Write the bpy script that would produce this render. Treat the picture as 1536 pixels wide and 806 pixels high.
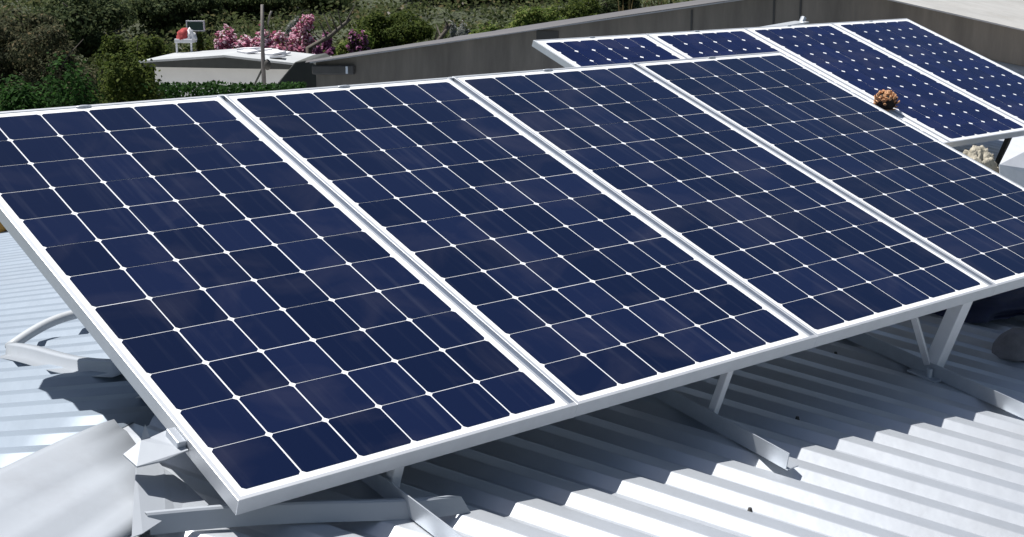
import bpy, bmesh, math, random
import numpy as np
from mathutils import Vector, Matrix, Euler, noise as mnoise

R = math.radians
random.seed(7)
rng = np.random.default_rng(11)
scene = bpy.context.scene
for o in list(bpy.data.objects):
    bpy.data.objects.remove(o)
COL = scene.collection

# ------------------------------------------------------------------ camera
CAM = Vector((-1.450, -4.420, 0.536))
FWD = Vector((0.63089, 0.74215, -0.22625)).normalized()
RIGHT = Vector((0.76191, -0.64769, 0.0)).normalized()
UP = RIGHT.cross(FWD)
FPX = 2109.0
cd = bpy.data.cameras.new('camera')
cam = bpy.data.objects.new('camera', cd)
COL.objects.link(cam)
cam.matrix_world = Matrix(((RIGHT.x, UP.x, -FWD.x, CAM.x), (RIGHT.y, UP.y, -FWD.y, CAM.y),
                           (RIGHT.z, UP.z, -FWD.z, CAM.z), (0, 0, 0, 1)))
cd.sensor_width = 36.0
cd.lens = 36.0 * FPX / 1536.0
cd.clip_start = 0.05
cd.clip_end = 3000
scene.camera = cam

# ------------------------------------------------------------------ sky, sun, exposure
SUN_AZ, SUN_EL = 118.0, 68.0
SD = Vector((math.cos(R(SUN_AZ)) * math.cos(R(SUN_EL)), math.sin(R(SUN_AZ)) * math.cos(R(SUN_EL)), math.sin(R(SUN_EL))))
w = bpy.data.worlds.new('World')
scene.world = w
w.use_nodes = True
wn = w.node_tree.nodes
wl = w.node_tree.links
bg = wn['Background']
sky = wn.new('ShaderNodeTexSky')
sky.sky_type = 'NISHITA'
sky.sun_disc = False
sky.sun_elevation = R(SUN_EL)
sky.sun_rotation = R((90 - SUN_AZ) % 360)
sky.dust_density = 1.0
wl.new(sky.outputs[0], bg.inputs[0])
bg.inputs[1].default_value = 0.05
sl = bpy.data.lights.new('sun', 'SUN')
sl.energy = 5.0
sl.angle = R(0.5)
sl.color = (1.0, 0.985, 0.955)
sun = bpy.data.objects.new('sun', sl)
COL.objects.link(sun)
sun.rotation_euler = SD.to_track_quat('Z', 'Y').to_euler()
sun.location = (0, 0, 20)
vs = scene.view_settings
vs.view_transform = 'Standard'
vs.look = 'None'
vs.exposure = 0.35
vs.gamma = 1.0
vs.use_curve_mapping = False

# ------------------------------------------------------------------ materials
def mat(name, col, rough=0.6, metal=0.0, spec=0.5, var=0.0, scale=6.0, stretch=(1, 1, 1), dirt=None, dirt_scale=2.0, dirt_lo=0.55, dirt_hi=0.8, bump=0.0, bump_scale=20.0, rvar=0.0, coat=0.0):
    m = bpy.data.materials.new(name)
    m.use_nodes = True
    nt = m.node_tree
    b = nt.nodes['Principled BSDF']
    b.inputs['Roughness'].default_value = rough
    b.inputs['Metallic'].default_value = metal
    b.inputs['Specular IOR Level'].default_value = spec
    b.inputs['Coat Weight'].default_value = coat
    b.inputs['Base Color'].default_value = (*col, 1)
    tc = nt.nodes.new('ShaderNodeTexCoord')
    mp = nt.nodes.new('ShaderNodeMapping')
    mp.inputs['Scale'].default_value = stretch
    nt.links.new(tc.outputs['Object'], mp.inputs[0])
    src = None
    if var > 0 or dirt:
        n = nt.nodes.new('ShaderNodeTexNoise')
        n.inputs['Scale'].default_value = scale
        n.inputs['Detail'].default_value = 6
        n.inputs['Roughness'].default_value = 0.65
        nt.links.new(mp.outputs[0], n.inputs[0])
        r = nt.nodes.new('ShaderNodeValToRGB')
        r.color_ramp.elements[0].position = 0.3
        r.color_ramp.elements[1].position = 0.7
        r.color_ramp.elements[0].color = (*[c * (1 - var) for c in col], 1)
        r.color_ramp.elements[1].color = (*[min(1, c * (1 + var)) for c in col], 1)
        nt.links.new(n.outputs[0], r.inputs[0])
        src = r.outputs[0]
        if rvar > 0:
            mr = nt.nodes.new('ShaderNodeMapRange')
            mr.inputs[3].default_value = rough - rvar
            mr.inputs[4].default_value = rough + rvar
            nt.links.new(n.outputs[0], mr.inputs[0])
            nt.links.new(mr.outputs[0], b.inputs['Roughness'])
    if dirt:
        n2 = nt.nodes.new('ShaderNodeTexNoise')
        n2.inputs['Scale'].default_value = dirt_scale
        n2.inputs['Detail'].default_value = 8
        n2.inputs['Roughness'].default_value = 0.7
        nt.links.new(mp.outputs[0], n2.inputs[0])
        r2 = nt.nodes.new('ShaderNodeValToRGB')
        r2.color_ramp.elements[0].position = dirt_lo
        r2.color_ramp.elements[1].position = dirt_hi
        r2.color_ramp.elements[0].color = (0, 0, 0, 1)
        r2.color_ramp.elements[1].color = (0.7, 0.7, 0.7, 1)
        nt.links.new(n2.outputs[0], r2.inputs[0])
        mx = nt.nodes.new('ShaderNodeMix')
        mx.data_type = 'RGBA'
        nt.links.new(r2.outputs[0], mx.inputs[0])
        nt.links.new(src, mx.inputs[6])
        mx.inputs[7].default_value = (*dirt, 1)
        src = mx.outputs[2]
    if src:
        nt.links.new(src, b.inputs['Base Color'])
    if bump > 0:
        n3 = nt.nodes.new('ShaderNodeTexNoise')
        n3.inputs['Scale'].default_value = bump_scale
        n3.inputs['Detail'].default_value = 4
        nt.links.new(mp.outputs[0], n3.inputs[0])
        bp = nt.nodes.new('ShaderNodeBump')
        bp.inputs['Strength'].default_value = bump
        bp.inputs['Distance'].default_value = 0.02
        nt.links.new(n3.outputs[0], bp.inputs['Height'])
        nt.links.new(bp.outputs[0], b.inputs['Normal'])
    return m

def leaf_mat(name, stops, rough=0.8, trans=0.42):
    """leaf colour varies leaf by leaf (random per mesh island)"""
    m = bpy.data.materials.new(name)
    m.use_nodes = True
    nt = m.node_tree
    b = nt.nodes['Principled BSDF']
    b.inputs['Roughness'].default_value = rough
    b.inputs['Specular IOR Level'].default_value = 0.12
    g = nt.nodes.new('ShaderNodeNewGeometry')
    r = nt.nodes.new('ShaderNodeValToRGB')
    els = r.color_ramp.elements
    while len(els) < len(stops):
        els.new(0.5)
    for e, (p, c) in zip(els, stops):
        e.position = p
        e.color = (*c, 1)
    nt.links.new(g.outputs['Random Per Island'], r.inputs[0])
    nt.links.new(r.outputs[0], b.inputs['Base Color'])
    # thin leaves let part of the light through
    t = nt.nodes.new('ShaderNodeBsdfTranslucent')
    nt.links.new(r.outputs[0], t.inputs[0])
    ad = nt.nodes.new('ShaderNodeMixShader')
    ad.inputs[0].default_value = trans
    nt.links.new(b.outputs[0], ad.inputs[1])
    nt.links.new(t.outputs[0], ad.inputs[2])
    nt.links.new(ad.outputs[0], nt.nodes['Material Output'].inputs['Surface'])
    return m

def cell_mat(name, a, c, rough=0.16):
    """silicon cell under glass: tone differs a little cell by cell, faint dust streaks down the slope"""
    m = bpy.data.materials.new(name)
    m.use_nodes = True
    nt = m.node_tree
    b = nt.nodes['Principled BSDF']
    b.inputs['Roughness'].default_value = rough
    b.inputs['IOR'].default_value = 1.36
    g = nt.nodes.new('ShaderNodeNewGeometry')
    r = nt.nodes.new('ShaderNodeValToRGB')
    r.color_ramp.elements[0].color = (*a, 1)
    r.color_ramp.elements[1].color = (*c, 1)
    nt.links.new(g.outputs['Random Per Island'], r.inputs[0])
    tc = nt.nodes.new('ShaderNodeTexCoord')
    # dust film: fine streaks running down the slope, broken up by larger patches
    mp = nt.nodes.new('ShaderNodeMapping')
    mp.inputs['Scale'].default_value = (30, 1.1, 1)
    nt.links.new(tc.outputs['Object'], mp.inputs[0])
    n = nt.nodes.new('ShaderNodeTexNoise')
    n.inputs['Scale'].default_value = 1.0
    n.inputs['Detail'].default_value = 5
    nt.links.new(mp.outputs[0], n.inputs[0])
    s = nt.nodes.new('ShaderNodeValToRGB')
    s.color_ramp.elements[0].position = 0.55
    s.color_ramp.elements[1].position = 0.78
    s.color_ramp.elements[0].color = (0, 0, 0, 1)
    s.color_ramp.elements[1].color = (0.17, 0.17, 0.17, 1)
    nt.links.new(n.outputs[0], s.inputs[0])
    n2 = nt.nodes.new('ShaderNodeTexNoise')
    n2.inputs['Scale'].default_value = 2.3
    n2.inputs['Detail'].default_value = 3
    nt.links.new(tc.outputs['Object'], n2.inputs[0])
    mu = nt.nodes.new('ShaderNodeMath')
    mu.operation = 'MULTIPLY'
    nt.links.new(s.outputs[0], mu.inputs[0])
    nt.links.new(n2.outputs[0], mu.inputs[1])
    mx = nt.nodes.new('ShaderNodeMix')
    mx.data_type = 'RGBA'
    nt.links.new(mu.outputs[0], mx.inputs[0])
    nt.links.new(r.outputs[0], mx.inputs[6])
    mx.inputs[7].default_value = (0.16, 0.17, 0.22, 1)
    n3 = nt.nodes.new('ShaderNodeTexNoise')  # larger dust patches, also painting cloudy reflections into the cell colour
    n3.inputs['Scale'].default_value = 3.4
    n3.inputs['Detail'].default_value = 7
    n3.inputs['Distortion'].default_value = 0.8
    oi = nt.nodes.new('ShaderNodeObjectInfo')
    va = nt.nodes.new('ShaderNodeVectorMath')
    va.operation = 'ADD'
    nt.links.new(tc.outputs['Object'], va.inputs[0])
    nt.links.new(oi.outputs['Location'], va.inputs[1])
    nt.links.new(va.outputs[0], n3.inputs[0])
    r3 = nt.nodes.new('ShaderNodeValToRGB')
    r3.color_ramp.elements[0].position = 0.50
    r3.color_ramp.elements[1].position = 0.85
    r3.color_ramp.elements[0].color = (0, 0, 0, 1)
    r3.color_ramp.elements[1].color = (0.16, 0.16, 0.16, 1)
    nt.links.new(n3.outputs[0], r3.inputs[0])
    mx2 = nt.nodes.new('ShaderNodeMix')
    mx2.data_type = 'RGBA'
    nt.links.new(r3.outputs[0], mx2.inputs[0])
    nt.links.new(mx.outputs[2], mx2.inputs[6])
    mx2.inputs[7].default_value = (0.12, 0.11, 0.14, 1)
    nt.links.new(mx2.outputs[2], b.inputs['Base Color'])
    mr = nt.nodes.new('ShaderNodeMapRange')
    mr.inputs[3].default_value = rough * 0.7
    mr.inputs[4].default_value = rough * 1.6
    nt.links.new(n2.outputs[0], mr.inputs[0])
    nt.links.new(mr.outputs[0], b.inputs['Roughness'])
    return m

M = {}
M['alu'] = mat('white_aluminium', (0.60, 0.615, 0.64), 0.47, 0.6, var=0.05, scale=14)
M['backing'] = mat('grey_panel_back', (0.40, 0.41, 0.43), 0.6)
M['backsheet'] = mat('white_backsheet', (0.82, 0.83, 0.85), 0.25, var=0.04, scale=8)
M['cell'] = cell_mat('navy_cell', (0.0022, 0.0062, 0.0265), (0.0055, 0.011, 0.042))
M['cell_rear'] = cell_mat('blue_cell', (0.001, 0.0035, 0.036), (0.002, 0.006, 0.052))
M['black_plastic'] = mat('black_plastic', (0.02, 0.02, 0.022), 0.5)
M['roof_white'] = mat('white_roof_sheet', (0.62, 0.645, 0.68), 0.46, 0.62, var=0.05, scale=3, dirt=(0.44, 0.44, 0.44), dirt_scale=1.6, dirt_lo=0.5, dirt_hi=0.85, bump=0.12, bump_scale=7)
M['roof_blue_grey'] = mat('blue_grey_roof_sheet', (0.26, 0.305, 0.36), 0.55, 0.25, var=0.07, scale=3, dirt=(0.20, 0.225, 0.26), dirt_scale=1.5, dirt_lo=0.5, dirt_hi=0.85, bump=0.15, bump_scale=6)  # darker, bluer base colour for the slope behind the ridge
M['flashing'] = mat('dull_flashing', (0.39, 0.415, 0.45), 0.55, 0.15, var=0.05, scale=3, dirt=(0.31, 0.32, 0.34), dirt_scale=2, bump=0.12, bump_scale=4)
M['galv'] = mat('galvanised_steel', (0.52, 0.55, 0.59), 0.42, 0.5, var=0.08, scale=12)
M['strip'] = mat('blue_shade_strip', (0.10, 0.16, 0.27), 0.5, 0.0)  # blue shade of the panel joints put into the strip colour
M['white_steel'] = mat('white_painted_steel', (0.72, 0.73, 0.76), 0.45, 0.1, var=0.06, scale=9)
M['wall_grey'] = mat('grey_wall_sheet', (0.190, 0.160, 0.130), 0.75, 0.0, var=0.3, scale=1.3, dirt=(0.06, 0.05, 0.042), dirt_scale=1.0, dirt_lo=0.45, dirt_hi=0.9, stretch=(2.2, 2.2, .35))
M['seam'] = mat('dark_seam', (0.06, 0.055, 0.05), 0.7)
M['trim'] = mat('pale_trim', (0.42, 0.41, 0.42), 0.6, var=0.1)
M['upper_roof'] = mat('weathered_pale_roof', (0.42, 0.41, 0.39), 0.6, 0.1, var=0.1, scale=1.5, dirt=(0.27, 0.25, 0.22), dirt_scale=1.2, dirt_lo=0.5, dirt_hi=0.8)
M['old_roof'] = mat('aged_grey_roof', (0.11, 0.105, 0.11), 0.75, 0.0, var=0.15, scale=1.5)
M['conduit'] = mat('grey_conduit', (0.45, 0.47, 0.49), 0.5, var=0.08)
M['cable'] = mat('pale_cable', (0.55, 0.58, 0.63), 0.5)
M['heap'] = mat('navy_heap', (0.024, 0.030, 0.075), 0.6, var=0.25, scale=5, bump=0.4, bump_scale=9)
M['concrete'] = mat('brown_grey_concrete', (0.24, 0.225, 0.23), 0.85, var=0.2, scale=9, bump=0.4, bump_scale=30)
M['standin'] = mat('beige_standin', (0.42, 0.38, 0.30), 0.9, var=0.35, scale=18, dirt=(0.14, 0.12, 0.1), dirt_scale=14, bump=1.0, bump_scale=30)
M['cone_scale'] = mat('tan_scale', (0.55, 0.29, 0.14), 0.7, var=0.5, scale=40)
M['cone_dark'] = mat('dark_cone_core', (0.018, 0.013, 0.010), 0.9)
M['ochre'] = mat('ochre_clay', (0.42, 0.22, 0.045), 0.8, var=0.15)
M['soil'] = mat('dry_soil_and_grass', (0.045, 0.055, 0.026), 0.95, var=0.5, scale=0.35, dirt=(0.10, 0.08, 0.05), dirt_scale=0.15, bump=0.5, bump_scale=1.5)
M['bark'] = mat('grey_bark', (0.10, 0.085, 0.07), 0.9, var=0.3, scale=8)
M['pole_wood'] = mat('weathered_pole', (0.20, 0.18, 0.17), 0.85, var=0.25, scale=4)
M['plaster'] = mat('pale_plaster', (0.70, 0.69, 0.675), 0.85, var=0.08, scale=1.2)
M['shade_board'] = mat('dark_shade_grey', (0.045, 0.048, 0.045), 0.8, var=0.15)  # eave shade put into a dark colour; the mast stay shares it
M['house_roof'] = mat('pale_house_roof', (0.45, 0.46, 0.46), 0.6, var=0.12, scale=1.2)
M['dark_awning'] = mat('dark_grey_awning', (0.075, 0.078, 0.072), 0.85, var=0.2, scale=2)
M['dark_pipe'] = mat('dark_brown_gutter', (0.085, 0.075, 0.068), 0.6, var=0.2, scale=3)
M['red_cloth'] = mat('red_cloth', (0.40, 0.06, 0.06), 0.9, var=0.2, scale=5)
M['white_cloth'] = mat('white_cloth', (0.75, 0.74, 0.76), 0.9)
M['green_plastic'] = mat('dark_green_board', (0.02, 0.06, 0.045), 0.6)
M['rock'] = mat('pale_grey_rock', (0.32, 0.31, 0.34), 0.9, var=0.4, scale=3, bump=0.8, bump_scale=4)
G = lambda r, g, b: (r, g, b)
M['leaf_dark'] = leaf_mat('dark_green_leaves', [(0.0, G(.014, .038, .010)), (.6, G(.030, .078, .018)), (1, G(.055, .125, .028))])
M['leaf_mid'] = leaf_mat('olive_green_leaves', [(0.0, G(.032, .050, .012)), (.6, G(.072, .102, .022)), (1, G(.13, .155, .036))])
M['leaf_bright'] = leaf_mat('bright_green_leaves', [(0.0, G(.055, .09, .02)), (.6, G(.14, .20, .045)), (1, G(.32, .34, .11))])
M['leaf_grey'] = leaf_mat('grey_green_leaves', [(0.0, G(.04, .048, .026)), (.6, G(.085, .092, .05)), (.9, G(.13, .12, .07)), (1, G(.24, .18, .10))])
M['leaf_hill'] = leaf_mat('hill_green_leaves', [(0.0, G(.036, .054, .026)), (.6, G(.078, .105, .046)), (1, G(.14, .16, .07))])
M['leaf_silver'] = leaf_mat('silver_leaves', [(0.0, G(.10, .11, .09)), (.6, G(.25, .26, .24)), (1, G(.5, .5, .5))])
M['leaf_dry'] = leaf_mat('dry_grass_blades', [(0.0, G(.07, .055, .028)), (.6, G(.14, .105, .05)), (1, G(.26, .20, .10))])
M['petal'] = leaf_mat('pink_petals', [(0.0, G(.26, .06, .10)), (.3, G(.52, .18, .28)), (.6, G(.75, .46, .56)), (1, G(.90, .80, .84))])
M['petal_lilac'] = leaf_mat('lilac_petals', [(0.0, G(.14, .04, .10)), (.5, G(.36, .12, .26)), (1, G(.62, .36, .50))])
M['leaf_under'] = leaf_mat('undergrowth_leaves', [(0.0, G(.036, .050, .020)), (.5, G(.08, .102, .040)), (.88, G(.12, .135, .055)), (.985, G(.19, .15, .08)), (1, G(.4, .38, .36))])

# ------------------------------------------------------------------ builders
def link(name, me, parent=None, material=None, smooth=False):
    o = bpy.data.objects.new(name, me)
    COL.objects.link(o)
    if material is not None:
        for mm in (material if isinstance(material, (list, tuple)) else [material]):
            me.materials.append(mm)
    if parent is not None:
        o.parent = parent
    if smooth:
        me.polygons.foreach_set('use_smooth', [True] * len(me.polygons))
    return o

def obj(name, bm, material, parent=None, smooth=False, bevel=0.0):
    me = bpy.data.meshes.new(name)
    bmesh.ops.recalc_face_normals(bm, faces=bm.faces)
    bm.to_mesh(me)
    bm.free()
    o = link(name, me, parent, material, smooth)
    if bevel > 0:
        md = o.modifiers.new('bevel', 'BEVEL')
        md.width = bevel
        md.segments = 2
        md.limit_method = 'ANGLE'
    return o

def empty(name, loc=(0, 0, 0), rot=(0, 0, 0)):
    o = bpy.data.objects.new(name, None)
    o.empty_display_size = 0.1
    COL.objects.link(o)
    o.location = loc
    o.rotation_euler = rot
    return o

def tag(o, label=None, cat=None, group=None, kind=None):
    if label: o['label'] = label
    if cat: o['category'] = cat
    if group: o['group'] = group
    if kind: o['kind'] = kind
    return o

def copy_tree(o, parent=None):
    c = o.copy()
    COL.objects.link(c)
    c.parent = parent
    for ch in list(o.children):
        copy_tree(ch, c)
    return c

def box(bm, c, s, rot=None):
    m = Matrix.Translation(Vector(c))
    if rot is not None:
        m = m @ rot.to_matrix().to_4x4()
    m = m @ Matrix.Diagonal((s[0], s[1], s[2], 1))
    return bmesh.ops.create_cube(bm, size=1.0, matrix=m)['verts']

def bar(bm, a, b, wx, wy, up=Vector((0, 0, 1))):
    """box section bar from a to b"""
    a, b = Vector(a), Vector(b)
    d = (b - a)
    L = d.length
    d.normalize()
    s = d.cross(up)
    if s.length < 1e-4:
        s = Vector((1, 0, 0))
    s.normalize()
    u = s.cross(d)
    m = Matrix(((s.x, u.x, d.x, 0), (s.y, u.y, d.y, 0), (s.z, u.z, d.z, 0), (0, 0, 0, 1)))
    mm = Matrix.Translation((a + b) / 2) @ m @ Matrix.Diagonal((wx, wy, L, 1))
    bmesh.ops.create_cube(bm, size=1.0, matrix=mm)

def angle_bar(bm, a, b, leg=0.045, t=0.004, side=1, up=Vector((0, 0, 1))):
    """rolled L section: one vertical and one horizontal flange"""
    a, b = Vector(a), Vector(b)
    d = (b - a).normalized()
    s = d.cross(up).normalized() * side
    u = up
    off = s * (leg / 2)
    bar(bm, a + u * (t / 2) + off, b + u * (t / 2) + off, leg, t, up)
    bar(bm, a + u * (leg / 2 + t), b + u * (leg / 2 + t), t, leg, up)

def tube(bm, pts, r, seg=10, r_end=None, caps=True):
    pts = [Vector(p) for p in pts]
    rings = []
    n = len(pts)
    for i, p in enumerate(pts):
        d = (pts[min(i + 1, n - 1)] - pts[max(i - 1, 0)]).normalized()
        s = d.cross(Vector((0, 0, 1)))
        if s.length < 1e-3:
            s = d.cross(Vector((1, 0, 0)))
        s.normalize()
        u = s.cross(d)
        rr = r if r_end is None else r + (r_end - r) * i / (n - 1)
        rings.append([bm.verts.new(p + (s * math.cos(2 * math.pi * k / seg) + u * math.sin(2 * math.pi * k / seg)) * rr) for k in range(seg)])
    for i in range(n - 1):
        for k in range(seg):
            bm.faces.new((rings[i][k], rings[i][(k + 1) % seg], rings[i + 1][(k + 1) % seg], rings[i + 1][k]))
    if caps:
        bm.faces.new(rings[0][::-1])
        bm.faces.new(rings[-1])

def prism(bm, pts, depth):
    """closed outline pts (3D, coplanar) thickened by the vector depth"""
    a = [bm.verts.new(p) for p in pts]
    b = [bm.verts.new(Vector(p) + depth) for p in pts]
    n = len(a)
    bm.faces.new(a)
    bm.faces.new(b[::-1])
    for i in range(n):
        bm.faces.new((a[i], b[i], b[(i + 1) % n], a[(i + 1) % n]))

def sheet(name, grid, thick, material, parent=None, smooth=True):
    """grid[i][j] of points -> solid sheet of given thickness"""
    bm = bmesh.new()
    V = [[bm.verts.new(p) for p in row] for row in grid]
    for i in range(len(V) - 1):
        for j in range(len(V[0]) - 1):
            bm.faces.new((V[i][j], V[i][j + 1], V[i + 1][j + 1], V[i + 1][j]))
    o = obj(name, bm, material, parent, smooth)
    md = o.modifiers.new('thickness', 'SOLIDIFY')
    md.thickness = thick
    md.offset = -1
    return o

# ray helper: world point on a plane through p0 with normal n seen at a photo pixel
def ray(x, y):
    return (RIGHT * ((x - 768) / FPX) - UP * ((y - 403) / FPX) + FWD).normalized()
def hit(x, y, p0, n):
    d = ray(x, y)
    t = (p0 - CAM).dot(n) / d.dot(n)
    return CAM + d * t

# ------------------------------------------------------------------ building coordinates
# D runs along the corrugations (towards the left eave), E along the ridge (away from the camera)
DA = R(119)
Dv = Vector((math.cos(DA), math.sin(DA), 0))
Ev = Vector((math.sin(DA), -math.cos(DA), 0))
SLOPE = 0.185
DR = -1.035                       # ridge
ZR = -0.69
def roof_z(d):
    return ZR - SLOPE * abs(d - DR)
def bp(d, e, dz=0.0):             # a point on the roof plane, dz above it
    p = Dv * d + Ev * e
    p.z = roof_z(d) + dz
    return p
def roof_at(x, y):
    return roof_z(Vector((x, y, 0)).dot(Dv))
PITCH = 0.158
AMP = 0.0135
RIB_TOP = AMP                      # ribs rise this much over the plane
GZ = -4.9
E0, E1 = -6.0, 14.0
DL, DRR = 7.3, -7.0                # left and right eaves

# ------------------------------------------------------------------ ground
def ground_z(x, y):
    d = (x - CAM.x) * 0.648 + (y - CAM.y) * 0.762
    l = (x - CAM.x) * 0.762 - (y - CAM.y) * 0.648
    h = GZ
    t = max(0.0, d - 33)
    h += 0.125 * t * t / (t + 6.0) if t > 0 else 0
    if d > 200:
        h -= 0.00022 * (d - 200) ** 2
    h += 0.8 * mnoise.noise(Vector((x * 0.03, y * 0.03, 3.1))) * min(1, t / 20)
    h += 0.01 * l * min(1.0, t / 40)
    return h
gx = np.concatenate([np.linspace(-400, -60, 18), np.linspace(-50, 130, 91), np.linspace(140, 420, 18)])
gy = np.concatenate([np.linspace(-400, -60, 18), np.linspace(-50, 150, 101), np.linspace(160, 460, 18)])
gv = [(float(x), float(y), ground_z(float(x), float(y))) for y in gy for x in gx]
nx = len(gx)
gf = [(j * nx + i, j * nx + i + 1, (j + 1) * nx + i + 1, (j + 1) * nx + i) for j in range(len(gy) - 1) for i in range(nx - 1)]
me = bpy.data.meshes.new('ground')
me.from_pydata(gv, [], gf)
tag(link('ground', me, None, M['soil'], True), kind='structure')

# ------------------------------------------------------------------ the shed with its corrugated gable roof
shed = empty('shed_building', Dv * DR + Ev * 4 + Vector((0, 0, GZ)))
tag(shed, 'low shed with a shallow white corrugated metal gable roof under the solar panels', 'building')
SHIFT = -shed.location
def ribs(name, d0, d1, e0, e1, material, parent, nd, amp=AMP, zfun=roof_z, pitch=PITCH, wob=0.004, shift=SHIFT):
    fr_ = np.array([0, .03, .06, .24, .27, .30, .58, .61, .64, .80, .83, .86])
    es = np.concatenate([(np.floor(e0 / pitch) + k + fr_) * pitch for k in range(int((e1 - e0) / pitch) + 1)])
    ne = len(es) - 1
    ds = np.linspace(d0, d1, nd + 1)
    # trapezoid ribs with rolled edges
    fr = (es / pitch) % 1.0
    prof = amp * np.interp(fr, [0, .03, .06, .24, .27, .30, .58, .61, .64, .80, .83, .86, 1], [-1, -.99, -.9, .9, .99, 1, 1, .99, .9, -.9, -.99, -1, -1])
    # one sheet overlaps the next every five ribs: the overlapping edge stands a little proud
    lap = 0.005 * (1 - ((es / (pitch * 5)) % 1.0))
    verts = np.zeros((ne + 1, nd + 1, 3))
    for j, d in enumerate(ds):
        z = zfun(d)
        wv = np.array([wob * mnoise.noise(Vector((float(e) * 0.9, float(d) * 0.8, 5.0))) for e in es])
        verts[:, j, 0] = Dv.x * d + Ev.x * es + shift.x
        verts[:, j, 1] = Dv.y * d + Ev.y * es + shift.y
        verts[:, j, 2] = z + prof + lap + wv + shift.z
    V = verts.reshape(-1, 3)
    n1 = nd + 1
    F = [(i * n1 + j, i * n1 + j + 1, (i + 1) * n1 + j + 1, (i + 1) * n1 + j) for i in range(ne) for j in range(nd)]
    me = bpy.data.meshes.new(name)
    me.from_pydata(V.tolist(), [], F)
    o = link(name, me, parent, material, True)
    md = o.modifiers.new('thickness', 'SOLIDIFY')
    md.thickness = 0.002
    md.offset = 0
    return o
rr = ribs('roof_sheet', DRR, DR, E0, E1, M['roof_white'], shed, 24)
tag(rr, 'bright white slope of corrugated sheets in front of the ridge')
rl = ribs('roof_sheet', DR, DL, E0, E1, M['roof_blue_grey'], shed, 28, amp=.016)
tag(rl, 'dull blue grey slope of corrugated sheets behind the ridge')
bm = bmesh.new()
for d, n in ((DL - 0.35, 1), (DRR + 0.35, -1)):
    c = Dv * d + Ev * ((E0 + E1) / 2) + SHIFT
    zt = roof_z(d) - 0.06
    box(bm, (c.x, c.y, (zt + GZ) / 2 + SHIFT.z), (0.2, E1 - E0 - 0.3, zt - GZ), Euler((0, 0, DA)))
# gable end towards the camera side
pts = [Dv * d + Ev * (E0 + 0.2) + Vector((0, 0, z)) + SHIFT for d, z in ((DL - 0.46, GZ), (DL - 0.46, roof_z(DL - .46) - .06), (DR, ZR - .06), (DRR + 0.46, roof_z(DRR + .46) - .06), (DRR + 0.46, GZ))]
prism(bm, pts, Ev * 0.2)
obj('wall', bm, M['plaster'], shed)

# ridge cap: low angled capping, ends under the first panel
def cap_grid(e0, e1, ne, wl_, wr_, lift, seed, crumple, end_drop=None):
    g = []
    prof = [(wl_, 0.0), (wl_ * 0.5, 0.35), (0.03, 0.9), (0.0, 1.0), (-0.03, 0.93)] + [(-wr_ * q, (1 - q) ** .9 * .93) for q in (.2, .3, .4, .5, .6, .7, .8, .9, 1)]
    for i in range(ne + 1):
        e = e0 + (e1 - e0) * i / ne
        row = []
        for d, k in prof:
            fold = 0.28 * crumple * math.sin(d * 55 + 3 * mnoise.noise(Vector((e * .8, seed, 0)))) if crumple > .01 else 0
            nz = fold + mnoise.noise(Vector((e * 1.2 + seed, d * 4.0, seed))) * crumple + mnoise.noise(Vector((e * 6 + seed, d * 9.0, seed + 4))) * crumple * 0.35
            t = i / ne
            ex = (end_drop or 0) * (t ** 4) * (0.4 + abs(d) / max(wr_, 1e-3))
            p = bp(DR + d, e - ex, 0)
            p.z = roof_z(DR + d) + AMP + 0.008 + lift * k * (1 if end_drop is None else 0.55 + 0.45 * t) + nz * (1 if k < .95 else .4)
            row.append(p + SHIFT)
        g.append(row)
    return g
sheet('ridge_cap', cap_grid(-0.30, E1 - 0.05, 60, 0.16, 0.16, 0.012, 2.0, 0.004), 0.002, M['flashing'], shed)
# crumpled loose cap at the near end of the ridge (visible bottom left)
lc = sheet('ridge_cap', cap_grid(-5.9, -0.53, 30, 0.05, 0.33, 0.036, 9.0, 0.020, 0.20), 0.002, M['flashing'], shed, True)
tag(lc, 'crumpled loose end of the ridge capping')
# its folded-up end flap: a narrow upright fold and a torn triangular corner beside it
nR = Vector((0, 0, 1)) - Dv * SLOPE
def epx(x, y, dz):
    return hit(x, y, Vector((0, 0, ZR - SLOPE * DR + dz)), nR)
fa = [(204, 700, .085), (238, 694, .075), (246, 702, .07), (248, 778, .045), (214, 800, .05), (198, 806, .05)]
bm = bmesh.new()
a0, a1, a2, a3, a4, a5 = [bm.verts.new(epx(x, y, e) + SHIFT) for x, y, e in fa]
b1, b2, b3 = [bm.verts.new(epx(x, y, e) + SHIFT) for x, y, e in ((280, 726, .05), (313, 757, .035), (268, 786, .03))]
bm.faces.new((a0, a1, a4, a5)); bm.faces.new((a1, a2, a3, a4)); bm.faces.new((a2, b1, b3, a3)); bm.faces.new((b1, b2, b3))
o = obj('flap', bm, M['flashing'], lc)
md = o.modifiers.new('thickness', 'SOLIDIFY'); md.thickness = .003
# screws and a couple of puncture holes
for (d, e) in [(-2.515, 0.127), (-2.51, 0.92), (-2.52, 1.71), (-0.478, -0.234), (-.47, .56), (-.48, 1.35), (-2.5, -0.66)]:
    bm = bmesh.new()
    p = bp(d, e, AMP * .8) + SHIFT
    bmesh.ops.create_cone(bm, cap_ends=True, segments=8, radius1=0.008, radius2=0.005, depth=0.012, matrix=Matrix.Translation(p))
    obj('screw', bm, M['seam'], shed)

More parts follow.
